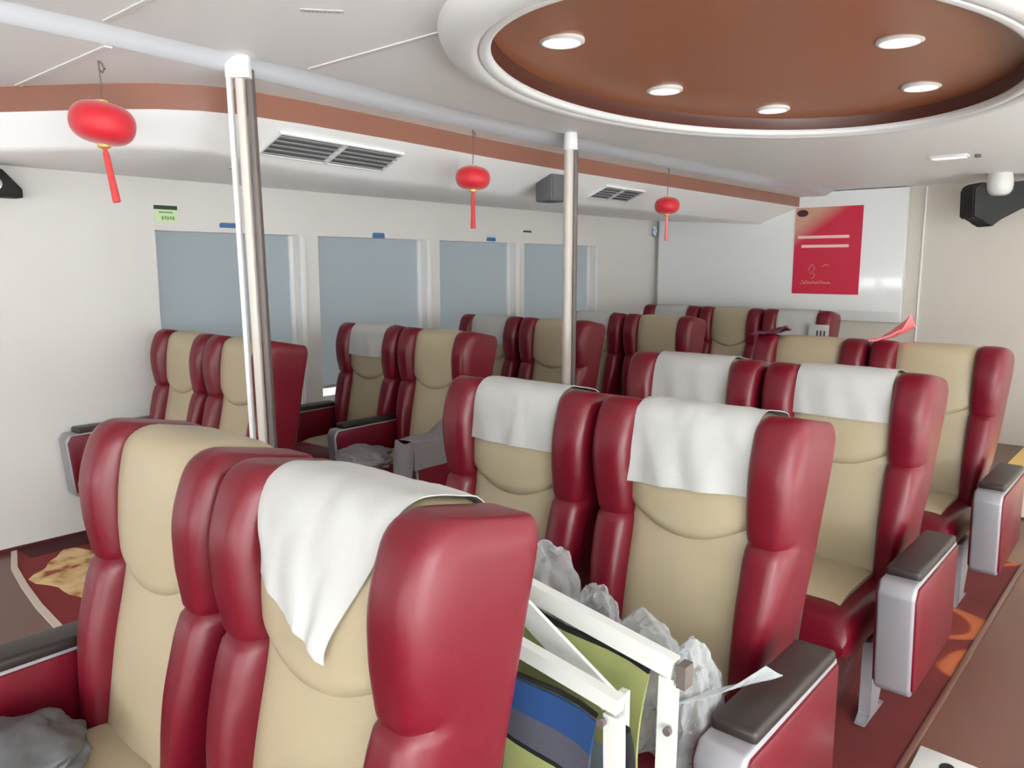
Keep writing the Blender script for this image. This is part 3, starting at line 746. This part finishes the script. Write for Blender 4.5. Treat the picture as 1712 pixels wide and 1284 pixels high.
# poster on the white board
t = thing('poster', 'red poster with painted tan glare on the white board of the far wall', 'poster', (7.9495, 2.82, 1.72))
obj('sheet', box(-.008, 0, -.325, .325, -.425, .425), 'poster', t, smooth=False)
bm = bmesh.new()
for z, a, b in ((.135, -.21, .29), (.045, -.21, .25)): box(-.010, -.0081, a, b, z-.014, z+.014, bm=bm)
obj('title_lines', bm, 'pale_print', t, smooth=False)
bm = bmesh.new(); tube(bm, [(-.0082, .255, .37), (-.0105, .255, .37)], .035, 20)
for v in bm.verts: v.co.y = .255+(v.co.y-.255)*1.6
obj('emblem', bm, 'emblem', t)
bm = bmesh.new(); random.seed(2)
for k in range(8):
    y = .22-.036*k; tube(bm, [(-.009, y+.014, -.315+random.uniform(-.01, .01)), (-.0095, y, -.300+random.uniform(-.014, .014)), (-.009, y-.016, -.315+random.uniform(-.006, .006))], .0032, 5)
tube(bm, [(-.009, .25, -.325), (-.009, 0, -.318), (-.009, -.06, -.320)], .003, 5)
tube(bm, [(-.009, .14, -.235), (-.009, .165, -.18), (-.009, .13, -.13), (-.009, .105, -.18), (-.009, .13, -.21), (-.009, .10, -.24), (-.009, .13, -.275)], .004, 5)
tube(bm, [(-.009, .03, -.15), (-.009, 0, -.135), (-.009, -.03, -.145)], .004, 5)
obj('drawing', bm, 'gold_print', t)

# ------------------------------------------------------------------ wall speakers
t = thing('ceiling_speaker', 'black angular speaker with a white round mount at the far right under the ceiling', 'speaker', (7.4, 1.30, 2.09))
K = .0049; SP = [(-40, -20), (-38, 27), (-20, 29), (-12, 35), (-5, 43), (10, 27), (42, 13), (95, 0), (95, -37), (42, -32), (20, -27), (-30, -29)]
bm = bmesh.new(); prism(bm, [(u*K, -z*K) for u, z in SP], 0, 0, 1, 0)
fw_ = Vector((math.cos(yaw), math.sin(yaw), 0))
for v in bm.verts:
    u, z, d = v.co.y, v.co.z, v.co.x
    v.co = rv*u+fw_*(d*.20)+Vector((0, 0, z))
bmesh.ops.bevel(bm, geom=list(bm.edges), offset=.012, segments=2, affect='EDGES')
obj('cabinet', bm, 'black', t)
bm = bmesh.new(); c = -fw_*.01
tube(bm, [c+Vector((0, 0, h)) for h in (.035, .038, .05, .08, .12, .17, .213)], .098, 28, [.2, .5, .76, .95, 1, .96, .86]); obj('round_mount', bm, 'white_plastic', t)
t = thing('wall_speaker', 'black speaker on the white wall at the left edge', 'speaker', (1.37, Y1-.001, 1.975))
bm = bmesh.new(); prism(bm, [(-.20, .09), (.02, .075), (.105, -.02), (.105, -.065), (-.20, -.065)], 1, -.13, -.03, .006); obj('cabinet', bm, 'black', t)
bm = bmesh.new(); tube(bm, [(-.02, -.132, -.0), (-.02, -.138, 0), (-.02, -.14, 0)], .035, 20, [1, .9, .3]); obj('cone', bm, 'chrome', t)
obj('bracket', box(-.08, -.03, -.035, 0, -.03, .03, .004), 'darkgrey', t)

# ------------------------------------------------------------------ low cabinet by the far right aisle
t = thing('low_cabinet', 'cream low cabinet with a lit yellow top at the right edge', 'cabinet', (5.9, .30, 0))
obj('body', box(-.24, .4, -.55, .49, .009, .27, .01), 'cream_cab', t)
obj('top', box(-.26, .42, -.57, .51, .29, .345, .008), 'yellow_top', t)
obj('light_strip', box(-.225, .39, -.53, .48, .27, .29), 'cab_light', t)['label'] = 'warm glowing strip under the top'
# floor plate
t = thing('floor_plate', 'white floor plate with a black oval hole at the bottom right', 'plate', (2.60, .47, .001))
obj('plate', prism(bmesh.new(), [(-.10, .07), (.06, .075), (.05, -.12), (-.10, -.12)], 2, 0, .012, .003), 'white_plastic', t)
bm = bmesh.new(); tube(bm, [(-.02, -.02, .011), (-.02, -.02, .0135)], .022, 20)
for v in bm.verts: v.co.x = -.02+(v.co.x+.02)*1.3
obj('hole', bm, 'black', t)

# ------------------------------------------------------------------ folded camp chair leaning between the first two rows
t = thing('folded_camp_chair', 'folded camp chair with white tube frame and blue, slate and green canvas', 'camp chair', (1.12, 1.0, 0))
def flat_bar(bm, a, b, w, d, side):
    """flat bar from a to b: w wide along 'side', d deep across it"""
    a, b = Vector(a), Vector(b); ax = (b-a).normalized(); s = Vector(side); s = (s-ax*s.dot(ax)).normalized(); n = ax.cross(s)
    loft(bm, [[p+s*w/2+n*d/2, p-s*w/2+n*d/2, p-s*w/2-n*d/2, p+s*w/2-n*d/2] for p in (a, b)])
    return bm
def fr(name, x, y0, y1, ztop, dz, xb, m='frame'):
    """upright frame across the aisle: rail rising with y by dz, posts leaning to xb at the floor"""
    o = t.location
    bm = bmesh.new()
    A, B = Vector((x, y0, ztop)), Vector((x, y1, ztop+dz))
    flat_bar(bm, A, B, .040 if name == 'back' else .030, .024, (0, 0, 1)); obj('rail', rel(t, bm), m, t, smooth=False)
    for p, yb in ((A, y0), (B, y1)):
        bm = bmesh.new(); flat_bar(bm, (p.x, p.y+.012 if yb == y0 else p.y-.012, p.z-.02), (xb, yb+.012 if yb == y0 else yb-.012, .012), .032, .022, (0, 1, 0)); obj('post', rel(t, bm), m, t, smooth=False)
fr('back', 1.205, .655, 1.50, .835, .13, 1.19)
fr('front', 1.075, .688, 1.50, .806, .11, 1.10)
def canvas(name, x0f, y0, y1, bands, m0, dz, sag=.0):
    for (za, zb_, m) in bands:
        P = []; N = []
        for i in range(9):
            row = []; nr = []
            for j in range(17):
                u = j/16; y = y0+(y1-y0)*u; z = zb_+(za-zb_)*i/8+dz*u
                x = x0f+(.01*math.sin(7*u+9*z)+.006*math.sin(19*u))+sag*math.sin(PI*u)
                yy = y-.0
                if u == 0: yy += .012*math.sin(12*z)
                row.append(Vector((x, yy, z))); nr.append(Vector((-1, 0, 0)))
            P.append(row); N.append(nr)
        bm = bmesh.new(); solidify_grid(bm, P, N, .006); obj(name, rel(t, bm), m, t)
canvas('front_canvas', 1.068, .735, 1.47, [(.770, .762, 'black_cloth'), (.755, .690, 'blue_cloth'), (.690, .628, 'navy_cloth'), (.628, .618, 'black_cloth'), (.618, .545, 'green_cloth'), (.545, .532, 'black_cloth'), (.532, .2, 'grey_cloth')], None, .10, -.015)
canvas('back_canvas', 1.20, .715, 1.47, [(.812, .800, 'black_cloth'), (.800, .60, 'green_cloth'), (.60, .2, 'grey_cloth')], None, .12)
bm = bmesh.new(); flat_bar(bm, (1.145, 1.06, .925), (1.135, .75, .765), .052, .008, (0, -.4, 1)); obj('white_strap', rel(t, bm), 'frame', t, smooth=False)
bm = bmesh.new(); flat_bar(bm, (1.16, .735, .78), (1.16, .735, .10), .016, .016, (0, 1, 0)); obj('inner_post', rel(t, bm), 'frame', t, smooth=False)
bm = bmesh.new(); flat_bar(bm, (1.205, .636, .806), (1.205, .636, .850), .018, .030, (0, 1, 0)); obj('corner_joint', rel(t, bm), 'post_dark', t, smooth=False)
for p in ((1.19, .655, .72), (1.19, .655, .58), (1.06, .712, .775), (1.07, .712, .62)):
    bm = bmesh.new(); tube(bm, [Vector(p)+Vector((-.012, 0, 0)), Vector(p)+Vector((-.002, 0, 0))], .008, 12); obj('rivet', rel(t, bm), 'post_dark', t)
# black form set inside the frames
bm = bmesh.new(); rings = []
for i in range(12):
    u = i/11; z = .44+.28*u; w_ = .040*(1-.55*u**3)+.004*math.sin(9*u)
    rings.append([Vector((1.135+.016*math.cos(2*PI*k/16), .725+w_*math.sin(2*PI*k/16), z)) for k in range(16)])
loft(bm, rings); tag(obj('black_form', bm, 'black_cloth'), 'black form inside the folded camp chair frame', 'pouch')

# ------------------------------------------------------------------ plastic bags and loose cloth
def blob(name, c, s, m, label, cat, seed, amp=.3, group=None, fr_=2.2, sub=4):
    bm = bmesh.new(); bmesh.ops.create_icosphere(bm, subdivisions=sub+1, radius=1)
    for v in bm.verts:
        p = v.co.copy(); q = p*fr_+Vector((seed*3.1, seed*1.7, seed))
        d = 1+amp*noise.noise(q)+amp*.32*(1-2*abs(noise.noise(q*1.9)))+amp*.05*noise.noise(q*4)
        p = p*d; p.z = max(p.z, -.72); v.co = Vector((p.x*s[0], p.y*s[1], p.z*s[2]))
    zmin = min(v.co.z for v in bm.verts)
    for v in bm.verts: v.co.z -= zmin
    o = obj(name, bm, m, loc=c); return tag(o, label, cat, group)
GB = 'clear plastic bags on the seats'
blob('plastic_bag', (1.56, 1.25, .478), (.13, .088, .20), 'plastic', 'crumpled clear plastic bag behind the camp chair, leftmost of the heap', 'plastic bag', 1.2, .16, GB)
blob('plastic_bag', (1.53, 1.06, .478), (.085, .068, .17), 'plastic', 'small knotted clear plastic bag on the seat behind the camp chair', 'plastic bag', 2.6, .2, GB)
blob('plastic_bag', (1.47, .885, .478), (.12, .09, .165), 'plastic', 'bulging clear plastic bag behind the upper rail of the camp chair', 'plastic bag', 3.9, .16, GB)
blob('plastic_bag', (1.42, .735, .478), (.10, .055, .16), 'plastic', 'crumpled clear plastic bag beside the dark armrest, with a loose flap', 'plastic bag', 5.3, .18, GB)
# loose flap of the last bag as a sheet lying on the armrest
bm = bmesh.new(); P = []; N = []
for i in range(13):
    row = []; nr = []
    for j in range(9):
        u, v = i/12, j/8
        row.append(Vector((1.36+.22*u-.07*v, .71-.11*u+.01*v, .675+.010*math.sin(5*u+2*v)+.02*u+.02*v*(.5+u)))); nr.append(Vector((0, 0, 1)))
    P.append(row); N.append(nr)
solidify_grid(bm, P, N, .002); tag(obj('plastic_sheet', bm, 'plastic'), 'loose clear plastic flap lying over the dark armrest', 'plastic sheet')
tag(obj('blue_bundle', box(1.20, 1.26, .585, .645, .40, .60, .015), 'blue_cloth'), 'small blue bundle under the armrest beside the camp chair post', 'bundle') if False else None
blob('grey_bag', (.45, 1.80, .475), (.14, .16, .062), 'darkgrey', 'dark grey bag lying on the front left seat', 'bag', 7.1, .22)
# grey jacket over the armrest of the second window pair
t = thing('grey_jacket', 'grey jacket draped over a dark armrest, in the second window pair', 'jacket', (RB[0]+TOPX, RB[1]+.3-OUT, 0), PI)
bm = bmesh.new(); P = []; N = []
prof_ = [(-.072, .46), (-.074, .56), (-.070, .655), (-.045, .676), (0, .680), (.045, .676), (.070, .655), (.074, .58), (.073, .52)]
for i in range(22):
    u = i/21; x = .36-.50*u; row = []; nr = []
    for k, (y, z) in enumerate(prof_):
        q = Vector((x*9, y*9, z*9)); n_ = noise.noise(q)
        zz = z+(.012*n_ if 2 <= k <= 6 else 0)+(.07*smooth((u-.35)/.4) if 2 <= k <= 6 else .05*smooth((u-.4)/.5))
        row.append(Vector((x, y*(1+.0*n_)+.004*n_*(1 if y > 0 else -1), zz))); nr.append(Vector((0, y, .04)).normalized())
    P.append(row); N.append(nr)
solidify_grid(bm, P, N, .004); obj('drape', bm, 'jacket', t)
bm = bmesh.new(); P = []; N = []
for i in range(14):
    row = []; nr = []
    for j in range(9):
        u, v = i/13, j/8
        row.append(Vector((.366+.012*math.sin(6*v)+.02*u, -.07+.14*v, .66-.22*u+.01*math.sin(9*v+4*u)))); nr.append(Vector((1, 0, 0)))
    P.append(row); N.append(nr)
solidify_grid(bm, P, N, .006); obj('hanging_sleeve', bm, 'jacket', t)
blob('grey_scarf', (2.62, 3.36, .478), (.14, .15, .06), 'jacket', 'rumpled grey scarf on the seat cushion below the grey jacket', 'scarf', 9.4, .3)
# pink cloth and dark cloth on the rear right seats, white tag in the last row
def fold(c, a, b, h, m, name, label, cat, seed):
    bm = bmesh.new(); P = []; N = []
    for i in range(15):
        row = []; nr = []
        for j in range(11):
            u, v = i/14*2-1, j/10*2-1
            z = h*max(0, (u+1)/2)**1.5*(1-.5*abs(v))+.012*noise.noise(Vector((u*2+seed, v*2, 0)))
            row.append(Vector((a*v, b*-u, z))); nr.append(Vector((0, 0, 1)))
        P.append(row); N.append(nr)
    solidify_grid(bm, P, N, .01); return tag(obj(name, bm, m, loc=c), label, cat)
fold((R4[0]+.07, R4[1]+.515, 1.195), .12, .078, .13, 'pinkcloth', 'pink_cloth', 'pink folded cloth on top of the rearmost aisle seat at the right', 'cloth', 3)
fold((R4[0]+.03, R4[1]+1.14, 1.195), .09, .08, .045, 'purplecloth', 'dark_cloth', 'dark purple cloth lying on the rear seat left of the pink cloth', 'cloth', 5)
t = thing('paper_tag', 'white paper tag with black marks hanging at the last-row seat', 'tag', (RE[0]-.075, RE[1]+.075, 1.02))
obj('sheet', box(-.004, .004, -.085, .085, -.10, .06, .003), 'cover', t)
bm = bmesh.new()
for k in range(3): box(-.0055, -.0041, -.055+.03*k, -.043+.03*k, -.07, .01, bm=bm)
obj('marks', bm, 'print_black', t, smooth=False)

# ------------------------------------------------------------------ daylight through the windows
def area(name, loc, rot, sx, sy, power, col=(1, 1, 1)):
    d = bpy.data.lights.new(name, 'AREA'); d.shape = 'RECTANGLE'; d.size = sx; d.size_y = sy; d.energy = power; d.color = col
    o = bpy.data.objects.new(name, d); COL.objects.link(o); o.location = loc; o.rotation_euler = rot; return o
DAY = (.92, .98, 1)
for i, (a, b) in enumerate(SW): area('daylight_right', ((a+b)/2, Y0+.02, 1.32), (PI/2+math.radians(20), 0, 0), b-a-.02, .9, [40, 50, 92, 108, 14, 6, 4][i], DAY)
for i, (a, b) in enumerate(AW): area('daylight_back', (X0+.05, (a+b)/2, 1.25), (PI/2+math.radians(30), 0, -PI/2), b-a-.02, 1.0, 66, DAY)
area('daylight_left', ((BACKWIN[0]+BACKWIN[1])/2, Y1-.1, .95), (PI/2+math.radians(55), 0, PI), BACKWIN[1]-BACKWIN[0]-.02, .7, 6, DAY)
sd = bpy.data.lights.new('sun', 'SUN'); sd.energy = 58; sd.angle = .02; sd.color = (.98, .99, 1)
so = bpy.data.objects.new('sun', sd); COL.objects.link(so); so.rotation_euler = Vector((.12, .80, -.60)).to_track_quat('-Z', 'Y').to_euler()  # sun angled onto the unseen pale floor to bounce light upward
scene.view_settings.view_transform = 'Standard'; scene.view_settings.look = 'None'; scene.view_settings.gamma = 1; scene.view_settings.use_curve_mapping = False
scene.view_settings.exposure = 0.46
scene.cycles.max_bounces = 10; scene.cycles.diffuse_bounces = 6; scene.cycles.transparent_max_bounces = 12
scene.cycles.use_denoising = True
scene.cycles.sample_clamp_indirect = 6
